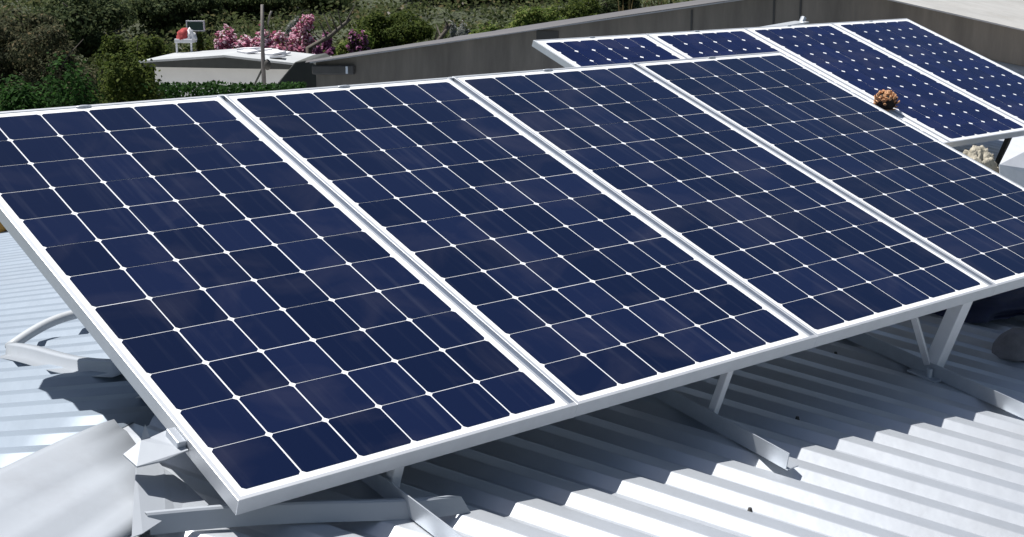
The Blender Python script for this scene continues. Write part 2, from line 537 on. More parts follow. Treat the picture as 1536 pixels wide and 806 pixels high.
# ------------------------------------------------------------------ taller roof section at the far end: grey gable wall and pale roof
EW = 14.0
UD, UZ = -0.70, 0.04
def upper_z(d):
    return UZ - 0.157 * (d - UD) if d > UD else UZ - 0.212 * (UD - d)
hall = empty('hall_building', Dv * UD + Ev * (EW + 4) + Vector((0, 0, GZ)))
tag(hall, 'taller shed with a long grey gable wall and pale weathered roof behind the rear panels', 'building')
HS = -hall.location
HL, HR = 6.30, -7.6
bm = bmesh.new()
pts = [Dv * d + Ev * EW + Vector((0, 0, z)) + HS for d, z in ((HL, GZ), (HL, upper_z(HL) - .03), (UD, UZ - .03), (HR, upper_z(HR) - .03), (HR, GZ))]
prism(bm, pts, Ev * 10)
obj('wall', bm, M['wall_grey'], hall)
def upper_sheet(d0, d1, nd, m):
    return ribs('roof_sheet', d0, d1, EW - 0.10, EW + 10.3, M[m], hall, nd, amp=0.012, zfun=upper_z, pitch=0.2, wob=0.012, shift=HS)
upper_sheet(UD, HL + 0.06, 20, 'old_roof')
upper_sheet(HR - 0.2, UD, 20, 'upper_roof')
# barge board along the gable top
bm = bmesh.new()
for d0, d1 in ((UD, HL + .05), (UD, HR - .15)):
    a = Dv * d0 + Ev * (EW - 0.07) + HS
    b = Dv * d1 + Ev * (EW - 0.07) + HS
    a.z = upper_z(d0) - 0.022 + HS.z
    b.z = upper_z(d1) - 0.022 + HS.z
    bar(bm, a, b, 0.02, 0.018)
obj('barge_board', bm, M['trim'], hall)
# joints between the wall sheets, battens and a hole
for d in (-0.34, -0.02, 1.0, 2.9):
    bm = bmesh.new()
    p = Dv * d + Ev * (EW - 0.008) + HS
    zt = upper_z(d) - 0.06
    hgt = 0.42 if d != 2.9 else 0.16
    box(bm, (p.x, p.y, zt - hgt / 2 + HS.z), (0.022 if d != 2.9 else .3, 0.012, hgt), Euler((0, 0, DA)))
    obj('seam', bm, M['seam'], hall)
# white base flashing where wall and lower roof meet
g = []
for i in range(41):
    d = HL - (HL - HR) * i / 40
    row = []
    for ee, dz in ((0.0, 0.16), (-0.02, 0.10), (-0.12, 0.05), (-0.30, 0.02)):
        p = bp(d, EW - 0.012 + ee, dz + AMP + 0.012 * mnoise.noise(Vector((d * 1.7, ee * 5, 0)))) + HS
        row.append(p)
    g.append(row)
sheet('base_flashing', g, 0.002, M['roof_white'], hall)
# boxed gutter end at the left end of the wall
bm = bmesh.new()
a = Dv * (HL + .02) + Ev * (EW - .05) + HS
b = Dv * (HL - .62) + Ev * (EW - .05) + HS
a.z = upper_z(HL) - .13 + HS.z
b.z = upper_z(HL) - .11 + HS.z
bar(bm, a, b, .09, .13)
obj('gutter_box', bm, M['dark_pipe'], hall, bevel=.02)
bm = bmesh.new()
c = a.lerp(b, .86) - Ev * .05
box(bm, c, (.03, .012, .10), Euler((0, 0, DA)))
obj('clip', bm, M['white_steel'], hall)

# ------------------------------------------------------------------ solar panels
TILT = R(20.17)
PU = Vector((1, 0, 0))
PV = Vector((0, math.cos(TILT), math.sin(TILT)))
PW = Vector((0, -math.sin(TILT), math.cos(TILT)))
def on(u, v, wv=0.0):
    return PU * u + PV * v + PW * wv
CP = 0.1585
def make_panel(name, k, mx_, my0, my1, gc, gr, ch, cellm, fh=0.042, lip=0.012):
    """one framed panel of 6 x 12 cells; local x across, y up the slope, z out of the glass"""
    p = CP * k
    Wp, Lp = 6 * p + 2 * mx_, 12 * p + my0 + my1
    root = empty(name, (0, 0, 0), (TILT, 0, 0))
    bm = bmesh.new()
    o_ = [(0, 0), (Wp, 0), (Wp, Lp), (0, Lp)]
    i_ = [(lip, lip), (Wp - lip, lip), (Wp - lip, Lp - lip), (lip, Lp - lip)]
    j_ = [(.03, .03), (Wp - .03, .03), (Wp - .03, Lp - .03), (.03, Lp - .03)]
    t = 0.0025
    w_ = [(t, t), (Wp - t, t), (Wp - t, Lp - t), (t, Lp - t)]
    rings = []
    for pts, z in ((i_, -0.006), (i_, 0), (o_, 0), (o_, -fh), (j_, -fh), (j_, -fh + t), (w_, -fh + t), (w_, -0.006)):
        rings.append([bm.verts.new((x, y, z)) for x, y in pts])
    for a, b in zip(rings, rings[1:] + rings[:1]):
        for q in range(4):
            bm.faces.new((a[q], a[(q + 1) % 4], b[(q + 1) % 4], b[q]))
    obj('frame', bm, M['alu'], root, bevel=0.0012)
    # laminate: white sheet with the cells lying in it, one mesh
    bm = bmesh.new()
    e = 0.0035
    vb = [bm.verts.new((x, y, z)) for z in (-0.0058, -0.0022) for x, y in ((e, e), (Wp - e, e), (Wp - e, Lp - e), (e, Lp - e))]
    # keep the edge of the laminate under the lip
    for q in (4, 5, 6, 7):
        pass
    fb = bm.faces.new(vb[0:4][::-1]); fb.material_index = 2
    bm.faces.new(vb[4:8])
    for q in range(4):
        bm.faces.new((vb[q], vb[(q + 1) % 4], vb[4 + (q + 1) % 4], vb[4 + q]))
    for c in range(6):
        for r_ in range(12):
            cx, cy = mx_ + (c + .5) * p, my0 + (r_ + .5) * p
            hx, hy = (p - gc) / 2, (p - gr) / 2
            hx *= 1 + random.uniform(-.004, .004)
            ox, oy = random.uniform(-.0005, .0005), random.uniform(-.0005, .0005)
            oc = [(-hx + ch, -hy), (hx - ch, -hy), (hx, -hy + ch), (hx, hy - ch), (hx - ch, hy), (-hx + ch, hy), (-hx, hy - ch), (-hx, -hy + ch)]
            # rounded pseudo-square corners
            vv = [bm.verts.new((cx + ox + x, cy + oy + y, -0.0012)) for x, y in oc]
            f = bm.faces.new(vv)
            f.material_index = 1
    me = bpy.data.meshes.new('cell_sheet')
    bm.normal_update()
    for f in bm.faces:
        if f.material_index == 1 and f.normal.z < 0:
            f.normal_flip()
    bm.to_mesh(me)
    bm.free()
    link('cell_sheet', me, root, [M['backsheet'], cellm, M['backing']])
    # junction box under the top edge
    bm = bmesh.new()
    box(bm, (Wp / 2, Lp - 0.16, -0.02), (0.13, 0.1, 0.024))
    obj('junction_box', bm, M['black_plastic'], root, bevel=0.004)
    # clips on the top edge
    for x in (0.5,):
        bm = bmesh.new()
        bmesh.ops.create_uvsphere(bm, u_segments=12, v_segments=8, radius=0.5, matrix=Matrix.Translation((Wp * x, Lp - .012, 0.001)) @ Matrix.Diagonal((.055, .014, .010, 1)))
        obj('clip', bm, M['galv'], root, True)
    return root, Wp, Lp
MX, MB, MT = 0.0272, 0.030, 0.036
front, WP, LP = make_panel('solar_panel', 1.0, MX, MB, MT, 0.0043, 0.0034, 0.0084, M['cell'])
fl = ['first solar panel from the left in the front row, nearest of all',
      'second solar panel from the left in the front row',
      'third solar panel in the front row, between thin leg and thick leg',
      'rightmost solar panel of the front row, running out of the picture']
offs = [0.0, 1.0235, 2.049, 3.0761]
for i in range(4):
    o = front if i == 0 else copy_tree(front)
    o.location = on(offs[i] - MX, -12 * CP - MB)
    # a hair of mounting error so the row is not perfectly flush
    o.rotation_euler = (TILT + R(random.uniform(-.05, .05)), 0, 0)
    tag(o, fl[i], 'solar panel', 'solar panels of the front row')
KR = 0.96
RO = CAM + (Vector((4.917, 2.733, -0.125)) - CAM) * KR
rear, WR, LR = make_panel('solar_panel', KR, 0.057, 0.040, 0.048, 0.0026, 0.0018, 0.0155, M['cell_rear'])
rlb = ['leftmost solar panel of the rear row, only its upper strip showing beside the grey wall',
       'second solar panel from the left in the rear row',
       'third solar panel of the rear row, with the brown cone on it',
       'rightmost solar panel of the rear row, its top corner highest against the grey wall']
def onr(u, v, wv=0.0):
    return RO + on(u, v, wv)
for i in range(4):
    o = rear if i == 0 else copy_tree(rear)
    o.location = onr(i * 1.077 * KR - 0.057, -12 * CP * KR - 0.040)
    tag(o, rlb[i], 'solar panel', 'solar panels of the rear row')

# ------------------------------------------------------------------ mounting racks
rack = empty('mounting_rack', (1.65, -1.7, roof_at(1.65, -1.7)))
tag(rack, 'white and galvanised steel rack of rails and legs carrying the front row of panels', 'rack')
RS = -rack.location
PB = -12 * CP - MB                # lower edge of the panels
def rail(x, y0, y1, name='rail', m='galv'):
    bm = bmesh.new()
    yr = (DR - Dv.x * x) / Dv.y      # ridge crossing
    a = Vector((x, y0, roof_at(x, y0) + AMP + .006))
    b = Vector((x, min(y1, yr - .01), roof_at(x, min(y1, yr - .01)) + AMP + .012))
    angle_bar(bm, a + RS, b + RS, 0.05, 0.004, 1)
    if y1 > yr + .05:
        a = Vector((x, yr + .01, roof_at(x, yr + .01) + AMP + .012))
        b = Vector((x, y1, roof_at(x, y1) + AMP + .006))
        angle_bar(bm, a + RS, b + RS, 0.05, 0.004, 1)
    return obj(name, bm, M[m], rack)
def leg(u, v, wx, wy, name='leg', m='white_steel', wtop=-0.042, lean=0.0):
    """leg square to the panel from its underside down to the roof"""
    top = on(u, v, wtop)
    # walk down the normal to the roof
    t = 0.0
    while True:
        q = on(u + lean * t, v, wtop - t)
        if q.z <= roof_at(q.x, q.y) + AMP + 0.012 or t > 1.6: break
        t += 0.004
    bm = bmesh.new()
    bar(bm, top + RS, q + RS, wx, wy, Vector((0, 1, 0)))
    o = obj(name, bm, M[m], rack, bevel=0.003)
    return o, q
feet = {}
for u, wx, wy, y0 in ((0.44, .03, .03, -2.10), (1.665, .026, .026, -2.02), (2.915, .062, .052, -2.22), (4.06, .05, .05, -2.2)):
    o, q = leg(u, PB + 0.035, wx, wy)
    feet[u] = q
    if u == 2.915: tag(o, 'thick leg under the joint of the third and fourth panel')
    rail(u - 0.03, y0, -.25 if u < 1 else .5)
    leg(u + (.55 if u < 1 else 0), 0.0, .03, .03)
# cover strips closing the joints between the frames
for k in (1, 2, 3):
    bm = bmesh.new()
    uc = offs[k] - MX - (offs[k] - MX - (offs[k - 1] - MX + WP)) / 2
    bar(bm, on(uc, PB + .004, -.022) + RS, on(uc, PB + LP - .004, -.022) + RS, offs[k] - offs[k - 1] - WP + .004, .006, PW)
    obj('joint_strip', bm, M['strip'], rack)
    for v0_, v1_ in ((PB + .0006, PB + .014), (PB + LP - .012, PB + LP - .0006)):
        bm = bmesh.new()
        bar(bm, on(uc, v0_, -.0215) + RS, on(uc, v1_, -.0215) + RS, offs[k] - offs[k - 1] - WP - .0006, .042, PW)
        obj('end_cap', bm, M['alu'], rack)
# foot plate and brace on the thick leg
q = feet[2.915]
bm = bmesh.new()
bar(bm, on(2.63, PB + .06, -.045) + RS, q + Vector((-.015, 0, .03)) + RS, .022, .014)
obj('brace', bm, M['white_steel'], rack)
bm = bmesh.new()
box(bm, q + RS + Vector((-.01, -.01, .004)), (.13, .12, .008), Euler((SLOPE * .87, 0, 0)))
tube(bm, [q + RS + Vector((-.05, -.03, .0)), q + RS + Vector((-.05, -.03, .035))], .012, 8)
obj('foot_plate', bm, M['galv'], rack, bevel=.002)
# long purlins right under the frames
for v in (-0.42, -1.5):
    bm = bmesh.new()
    bar(bm, on(0.05, v, -.064) + RS, on(4.1, v, -.064) + RS, .04, .04)
    obj('purlin', bm, M['galv'], rack)
# wide bearer sheet behind the thick leg, lying on the ribs
sheet_pts = [[bp(d, e, AMP + .012) + RS for d in (-2.15, -2.5, -2.90)] for e in (1.62, 1.78)]

rack2 = empty('mounting_rack', (7.5, .9, roof_at(7.5, .9)))
tag(rack2, 'dark steel rack with thin black legs holding up the rear row of panels', 'rack')
R2 = -rack2.location
PBR = -12 * CP * KR - .04
for u in (0.35, 1.6, 2.84, 3.9):
    for v in (PBR + .05, -.02):
        top = onr(u, v, -.042)
        t = 0
        while True:
            q = onr(u, v, -.042 - t)
            if q.z <= roof_at(q.x, q.y) + AMP or t > 1.6: break
            t += .004
        bm = bmesh.new()
        bar(bm, top + R2, q + R2, .032, .032, Vector((0, 1, 0)))
        box(bm, q + R2 + Vector((0, 0, .004)), (.09, .09, .012))
        obj('leg', bm, M['seam'], rack2)
for v in (-0.4, -1.45):
    bm = bmesh.new()
    bar(bm, onr(-.03, v, -.064) + R2, onr(4.05, v, -.064) + R2, .04, .04)
    obj('purlin', bm, M['galv'], rack2)

# ------------------------------------------------------------------ loose things on the roof
# bracket clamped to the left side of the first panel
def px_on_panel(u, v): return on(u, v)
bk = empty('bracket', on(-0.03, -1.66, -.02))
bk.scale = (.78, .85, .85)
tag(bk, 'small white bracket with a pointed tab fixed to the left side of the nearest panel', 'bracket')
bm = bmesh.new()
s = Vector((-1, -.05, -.02))
prism(bm, [Vector((0, .055, .012)), Vector((-.07, .045, .004)), Vector((-.078, .055, .042)), Vector((-.105, .035, .006)), Vector((-.17, .02, -.015)), Vector((-.165, -.05, -.03)), Vector((-.08, -.055, -.03)), Vector((0, -.05, -.02))], Vector((.002, .004, -.006)))
obj('plate', bm, M['flashing'], bk)
bm = bmesh.new()
box(bm, (-.012, 0, -.005), (.03, .07, .04), Euler((TILT, 0, 0)))
obj('clamp', bm, M['galv'], bk, bevel=.003)

# bent flashing strip lying in front of the nearest corner
g = []
a0, b0 = Vector((-0.185, -1.685, 0)), Vector((0.515, -1.865, 0))
for i in range(15):
    t = i / 14
    c = a0.lerp(b0, t)
    row = []
    for j, (off, dz) in enumerate(((0.012, .046), (0.0, .048), (-.004, .044), (-.016, .004))):
        p = c + Vector((0.02 * (1 if t > .95 else 0) * j, off, 0))
        p.z = roof_at(p.x, p.y) + AMP + dz + .006 * math.sin(5 * t) + 0.006 * t
        row.append(p)
    g.append(row)
fs = sheet('flashing_strip', g, .002, M['flashing'], None, False)
tag(fs, 'bent pale metal strip lying on the roof below the corner of the nearest panel', 'metal strip')

# grey conduit curving out from under the first panel
bm = bmesh.new()
cp = []
for i in range(15):
    t = i / 14
    x = 0.335 + 0.40 * t
    y = 0.50 + 0.10 * math.sin(t * 2.2) - .06 * t
    cp.append(Vector((x, y, roof_at(x, y) + AMP + .020 + .05 * math.sin(min(1, t * 1.5) * math.pi * .5))))
tube(bm, cp, .019, 12)
tag(obj('conduit', bm, M['conduit'], None, True), 'grey plastic conduit curving over the ribs left of the nearest panel', 'conduit')

# lifted flashing tray round the rail end
g = []
for i in range(13):
    t = i / 12
    y = 0.45 - 0.98 * t
    row = []
    for off, dz in ((0.03, .038), (0.0, .042), (-.005, .038), (-.010, .006), (-.045, .004)):
        x = .315 + off - .02 * math.sin(3 * t)
        row.append(Vector((x, y, roof_at(x, y) + AMP + dz + .006 * math.sin(7 * t))))
    g.append(row)
tag(sheet('flashing_tray', g, .002, M['flashing']), 'dull grey folded flashing on the roof left of the nearest panel, beside the conduit', 'flashing')

# dark navy heap and concrete lump under the right hand end of the row
def lump(name, c, r, mt, seed, sub=4, amp=.25, freq=3.0):
    bm = bmesh.new()
    bmesh.ops.create_icosphere(bm, subdivisions=sub, radius=1.0)
    for v in bm.verts:
        n = v.co.normalized()
        k = 1 + amp * mnoise.noise(n * freq * .5 + Vector((seed, 0, 0))) + amp * .4 * mnoise.noise(n * freq * 1.5 + Vector((0, seed, 0)))
        v.co = Vector((n.x * r[0] * k, n.y * r[1] * k, max(-.12, n.z) * r[2] * k))
    o = obj(name, bm, mt, None, True)
    o.location = c
    return o
o = lump('heap', Vector((4.02, -1.02, roof_at(4.02, -1.02) + .02)), (.60, .36, .15), M['heap'], 3.3, 5, .35, 4)
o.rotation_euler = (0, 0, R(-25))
tag(o, 'crumpled navy heap under the right end of the front row', 'heap')
o = lump('concrete_block', Vector((3.60, -1.62, roof_at(3.60, -1.62) + .03)), (.14, .10, .085), M['concrete'], 8.1, 4, .12, 3)
tag(o, 'rounded brown grey concrete lump on the shaded roof at the right edge of the picture', 'concrete')

# beige lump added to stand in for sunlit roof under the rear row
sp = hit(1466, 219, Vector((0, .52, 0)), Vector((0, 1, 0)))
o = lump('sunlit_lump', Vector((sp.x, .52, roof_at(sp.x, .52) + .02)), (.19, .12, sp.z - roof_at(sp.x, .52) - .035), M['standin'], 7.7, 5, .20, 9)
tag(o, 'rough beige lump added for sunlit roof under the front edge of the rear panels', 'standin')

# white sheet added to stand in for sunlit roof right of the black strut
bm = bmesh.new()
q = [hit(x, y, Vector((0, yy, 0)), Vector((0, 1, 0))) for x, y, yy in ((1499, 247, .38), (1600, 262, .38), (1600, 196, .64), (1519, 207, .64))]
prism(bm, q, Vector((0, 0, -.004)))
lo = []
for p in (q[0], q[1]):
    l_ = p.copy(); l_.z = roof_at(p.x, p.y) + .004; l_.y -= .03
    lo.append(l_)
prism(bm, [q[0], q[1], lo[1], lo[0]], Vector((0, .004, -.001)))
tag(obj('sunlit_sheet', bm, M['white_steel']), 'white folded sheet added for sunlit roof right of the black strut of the rear rack', 'sheet')

# loose cable ends at the left corner of the rear row
cb = empty('cable_bundle', onr(-.05, -.50, -.02))
tag(cb, 'short loose pale cable ends sticking out at the left corner of the rear row', 'cable')
for k, pts in enumerate((((.05, -.02, .0), (-.05, 0, .02), (-.12, .0, .015), (-.17, .02, .05)), ((.06, -.04, -.01), (-.03, -.04, -.02), (-.10, -.03, -.015), (-.13, -.05, -.03)), ((.05, 0, .005), (-.06, .02, .0), (-.11, 0, .03)))):
    bm = bmesh.new()
    tube(bm, pts, .008, 7)
    obj('cable', bm, M['cable'], cb, True)

# white offcut leaning at the foot of the grey wall
o_ = bmesh.new()
bar(o_, Vector((0, 0, 0)), Vector((.85, .30, .16)), .16, .012)
o = obj('sheet_offcut', o_, M['roof_white'])
o.location = Vector((9.0, 5.6, -.50))
OFF = o
tag(o, 'long narrow white sheet offcut lying between the rear panels and the grey wall', 'offcut')

# brown cone on the third rear panel
def cone_thing(c):
    root = empty('pine_cone', c, (R(14), R(-12), R(20)))
    root.scale = (1.36, 1.15, 1.02)
    tag(root, 'brown cone of tan scales lying on the third rear panel beside the front row', 'pine cone')
    bm = bmesh.new()
    bmesh.ops.create_icosphere(bm, subdivisions=3, radius=1.0, matrix=Matrix.Translation((0, 0, .055)) @ Matrix.Diagonal((.060, .060, .058, 1)))
    for f in bm.faces:
        f.material_index = 1
    for ring in range(7):
        ph = 0.25 + ring * 0.30
        nsc = int(5 + 11 * math.sin(ph))
        for k in range(nsc):
            th = 2 * math.pi * (k + .5 * (ring % 2)) / nsc + random.uniform(-.1, .1)
            if random.random() < (.62 if math.cos(th - 3.9) > .35 and ring > 2 else .10):
                continue
            n = Vector((math.sin(ph) * math.cos(th), math.sin(ph) * math.sin(th), math.cos(ph)))
            tn = Vector((math.cos(ph) * math.cos(th), math.cos(ph) * math.sin(th), -math.sin(ph)))
            sd_ = n.cross(tn)
            b = Vector((0, 0, .055)) + Vector((n.x * .056, n.y * .056, n.z * .056))
            L = random.uniform(.016, .036)
            wd = random.uniform(.008, .017)
            tip = b + n * L * .62 - tn * L * .5
            vs_ = [b + sd_ * wd * .5 + tn * .004, b + sd_ * wd + n * L * .3 - tn * .006, tip + sd_ * wd * .4, tip - sd_ * wd * .4, b - sd_ * wd + n * L * .3 - tn * .006, b - sd_ * wd * .5 + tn * .004]
            prism(bm, vs_, n * .003 + tn * .004)
    obj('cone_body', bm, [M['cone_scale'], M['cone_dark']], root)
    return root

cone_thing(hit(1326, 163, onr(0, 0), PW) + PW * -.005)
OFF.location = hit(1128, 46, Ev * (EW - 1.2), Ev)
bb = hit(1203, 33, Ev * (EW - 0.5), Ev)
OFF.rotation_euler = (0, 0, 0)
dv = bb - OFF.location
OFF.data.transform(Matrix.Identity(4))
bm = bmesh.new()
bar(bm, Vector((0, 0, 0)), dv, .22, .015)
tube(bm, [dv + Vector((-.02, 0, -.03)), dv + Vector((.03, 0, .05))], .035, 8)
bm.to_mesh(OFF.data); bm.free()

# ------------------------------------------------------------------ plants
def leaf_mesh(name, P, N, size, aspect=0.6, jitter=0.5):
    """one small diamond shaped leaf per point"""
    n = len(P)
    nrm = N + rng.normal(0, jitter, (n, 3))
    nrm /= np.linalg.norm(nrm, axis=1, keepdims=True) + 1e-9
    a = np.cross(nrm, rng.normal(0, 1, (n, 3)))
    a /= np.linalg.norm(a, axis=1, keepdims=True) + 1e-9
    b = np.cross(nrm, a)
    s = size * rng.uniform(.55, 1.3, (n, 1))
    a = a * s
    b = b * s * aspect
    V = np.stack([P - a, P - b * .9 + nrm * s * .15, P + a, P + b * .9 + nrm * s * .15], 1).reshape(-1, 3)
    me = bpy.data.meshes.new(name)
    me.vertices.add(4 * n)
    me.vertices.foreach_set('co', V.astype(np.float32).ravel())
    me.loops.add(4 * n)
    me.loops.foreach_set('vertex_index', np.arange(4 * n, dtype=np.int32))
    me.polygons.add(n)
    me.polygons.foreach_set('loop_start', np.arange(0, 4 * n, 4, dtype=np.int32))
    me.update(calc_edges=True)
    return me

def crown_points(n, rx, ry, rz, clumps, seed):
    """points spread through leaf clumps that together fill an uneven crown"""
    g = np.random.default_rng(seed)
    c = g.normal(0, 1, (clumps, 3))
    c /= np.linalg.norm(c, axis=1, keepdims=True)
    c *= g.uniform(.35, .85, (clumps, 1))
    cr = g.uniform(.18, .38, clumps)
    which = g.integers(0, clumps, n)
    d = g.normal(0, 1, (n, 3))
    d /= np.linalg.norm(d, axis=1, keepdims=True)
    rad = cr[which] * g.uniform(.55, 1.08, n) ** .6
    P = c[which] + d * rad[:, None]
    P += g.normal(0, .03, (n, 3))
    keep = P[:, 2] > -.95
    P, d = P[keep], d[keep]
    return P * np.array([rx, ry, rz]), d + np.array([0, 0, .35])

def ground_dir(x, y=50):
    d = ray(x, y)
    h = math.hypot(d.x, d.y)
    return Vector((d.x / h, d.y / h, d.z / h))
def spot(x, dist):
    g_ = ground_dir(x)
    p = Vector((CAM.x + g_.x * dist, CAM.y + g_.y * dist, 0))
    p.z = ground_z(p.x, p.y)
    return p
def z_at(x, y, dist):
    return CAM.z + ground_dir(x, y).z * dist

def plant(name, label, cat, x, dist, ytop, hw, m, leaf=.09, n=4000, clumps=26, seed=1, group=None, trunk=.08, flowers=None, low=0.0, flat=1.0):
    p = spot(x, dist)
    top = z_at(x, ytop, dist)
    H = max(.6, top - p.z)
    rx = hw / FPX * dist
    root = empty(name, p, (0, 0, 0))
    tag(root, label, cat, group)
    rz = (H * (1 - low)) / 2
    P, N = crown_points(int(n * 2.0), rx, rx * .9 * flat, rz, clumps, seed)
    P[:, 2] += H * low + rz
    link('crown', leaf_mesh('crown', P, N, leaf * .72), root, m)
    if flowers:
        fm, fn, fs_ = flowers
        g = np.random.default_rng(seed + 50)
        P2, N2 = crown_points(int(fn * 1.35), rx * 1.03, rx * .95 * flat, rz * 1.03, clumps, seed)
        P2[:, 2] += H * low + rz
        sel = mnoise_sel(P2, seed)[:fn]
        link('flowers', leaf_mesh('flowers', P2[sel], N2[sel], fs_, .8), root, fm)
    # stem with a few limbs running into the crown
    bm = bmesh.new()
    tr = trunk
    tube(bm, [Vector((0, 0, -.15)), Vector((.05 * rx, 0, H * .3)), Vector((-.04 * rx, .05 * rx, H * .62))], tr, 8, tr * .55)
    rr_ = random.Random(seed)
    for k in range(5):
        a = rr_.uniform(0, 6.28)
        z0_ = H * rr_.uniform(.15, .45)
        e_ = Vector((math.cos(a) * rx * .65, math.sin(a) * rx * .6, min(H * .93, z0_ + H * rr_.uniform(.25, .45))))
        mid = Vector((math.cos(a) * rx * .3, math.sin(a) * rx * .3, (z0_ + e_.z) / 2 + .05 * H))
        tube(bm, [Vector((0, 0, z0_)), mid, e_], tr * .5, 6, tr * .15)
    obj('trunk', bm, M['bark'], root, True)
    return root
def mnoise_sel(P, seed):
    v = np.array([mnoise.noise(Vector((float(a) * 2.5 + seed, float(b) * 2.5, float(c) * 2.5))) + .25 * random.random() for a, b, c in P])
    return np.argsort(-v)

# near left: dark bushes just beyond the eave
plant('bush', 'large dark green bush at the left edge beyond the nearest panel', 'bush', 25, 21.5, 72, 95, M['leaf_dark'], .062, 9000, 34, 3)
plant('bush', 'dark green bush with an olive lit top left of the pale house', 'bush', 186, 22.5, 72, 74, M['leaf_mid'], .055, 8000, 30, 4)
plant('bush', 'dark bush standing between the two lit ones at the left, lowest of them', 'bush', 100, 20.5, 105, 80, M['leaf_dark'], .055, 6000, 26, 5)
hp = spot(325, 25)
hd = empty('hedge', hp, (0, 0, math.atan2(RIGHT.y, RIGHT.x)))
tag(hd, 'low dark clipped hedge running below the wall of the pale house', 'hedge')
hh = z_at(325, 126, 25) - hp.z
hw = 125 / FPX * 25
nn = 26000
P = np.stack([rng.uniform(-hw, hw, nn), rng.uniform(-.35, .35, nn), hh * rng.uniform(0, 1, nn) ** .6], 1)
P[:, 2] += .05 * np.array([mnoise.noise(Vector((float(x) * 3, 0, 1))) for x in P[:, 0]])
link('foliage', leaf_mesh('foliage', P, np.tile([0, -.4, .6], (nn, 1)), .04, .6, .7), hd, M['leaf_dark'])
bm = bmesh.new()
for k in range(9):
    tube(bm, [Vector((-hw + hw * 2 * k / 8, 0, -.1)), Vector((-hw + hw * 2 * k / 8 + .05, 0, hh * .7))], .025, 6)
obj('stems', bm, M['bark'], hd)
# hillside, left
hill = [
 ('tree', 'grey green tree with dry tips at the top left corner', 20, 46, -6, 95, 'leaf_grey', .10, 7000, 21),
 ('tree', 'dark tree at the top of the picture, second from the left corner', 130, 50, -20, 85, 'leaf_hill', .11, 6000, 22),
 ('shrub', 'brownish grey shrub on the slope right of the left corner tree', 75, 41, 38, 70, 'leaf_grey', .08, 5000, 23),
 ('shrub', 'mottled dark shrub left of the red cloth on the hillside', 200, 43, 28, 62, 'leaf_mid', .085, 4500, 24),
 ('tree', 'dark green tree behind the small green board', 255, 56, -30, 80, 'leaf_hill', .12, 6500, 25),
 ('tree', 'dark green tree behind the mast', 365, 60, -28, 85, 'leaf_hill', .12, 6500, 26),
 ('tree', 'dim green tree behind the white flowered shrub', 465, 62, -22, 80, 'leaf_hill', .12, 6500, 27),
 ('shrub', 'round olive green shrub between the pink flowers and the grey wall', 590, 48, 14, 62, 'leaf_mid', .085, 7000, 28),
 ('shrub', 'light olive shrub at the right foot of the lilac flowers', 535, 43, 42, 42, 'leaf_bright', .075, 4000, 29),
 ('tree', 'deep green tree at the top above the pale silver shrub', 680, 62, -34, 90, 'leaf_hill', .12, 7000, 30),
 ('shrub', 'bright green shrub just right of the pale silver shrub', 735, 42, 22, 42, 'leaf_bright', .075, 5000, 31),
 ('shrub', 'leafy green shrub over the middle of the grey wall top', 800, 44, 0, 60, 'leaf_bright', .08, 6500, 32),
 ('shrub', 'sunlit green shrub right of the middle above the grey wall', 868, 46, -8, 45, 'leaf_mid', .08, 5000, 33),
 ('tree', 'narrow dark tree left of the dry grass above the wall', 920, 47, -40, 40, 'leaf_hill', .09, 5000, 34),
 ('tree', 'dark green tree filling the gap above the bright shrubs', 800, 62, -40, 95, 'leaf_hill', .12, 7000, 35),
 ('shrub', 'small dark shrub under the olive shrub at the wall top', 640, 39, 58, 40, 'leaf_mid', .07, 3500, 36),
 ('shrub', 'green shrub low behind the right end of the house roof', 495, 38, 68, 40, 'leaf_mid', .07, 3500, 37),
 ('shrub', 'dark green shrub between the red cloth and the pink flowers', 300, 39, 48, 28, 'leaf_mid', .07, 3000, 38),
]
for nm, lb, x, d, yt, hw, mm, ls, n, sd in hill:
    plant(nm, lb, nm, x, d, yt, hw, M[mm], ls, n, 26 if nm == 'shrub' else 34, sd, 'trees and shrubs on the hillside', .06 if nm == 'shrub' else .14)
plant('flowering_shrub', 'hot pink flowering shrub above the roof of the pale house', 'shrub', 352, 38.5, 24, 42, M['leaf_mid'], .06, 1800, 16, 41, 'pink flowering shrubs', .05, (M['petal'], 12000, .062))
plant('flowering_shrub', 'pink flowering shrub right of the mast', 'shrub', 412, 38, 24, 44, M['leaf_mid'], .06, 1800, 16, 42, 'pink flowering shrubs', .05, (M['petal'], 12000, .062))
plant('flowering_shrub', 'dense lilac pink flowering shrub beside the leaning bare tree', 'shrub', 492, 41, 36, 32, M['leaf_mid'], .06, 1800, 12, 43, 'pink flowering shrubs', .05, (M['petal_lilac'], 6000, .06))
plant('flowering_shrub', 'pink flowering shrub between the mast and the lilac one', 'shrub', 455, 39.5, 32, 36, M['leaf_mid'], .06, 1800, 16, 47, 'pink flowering shrubs', .05, (M['petal'], 9000, .062))
plant('flowering_shrub', 'sparse lilac flowering shrub beside the olive shrub', 'shrub', 540, 42.2, 46, 26, M['leaf_mid'], .06, 2600, 16, 49, 'pink flowering shrubs', .05, (M['petal_lilac'], 1800, .06))
plant('flowering_shrub', 'pale silver white flowering dome behind the pink shrubs', 'shrub', 452, 44, 22, 27, M['leaf_silver'], .06, 3200, 14, 44, None, .05)
plant('flowering_shrub', 'small red pink shrub in front of the pale silver shrub', 'shrub', 668, 40, 44, 14, M['petal_lilac'], .06, 900, 8, 45, None, .04)
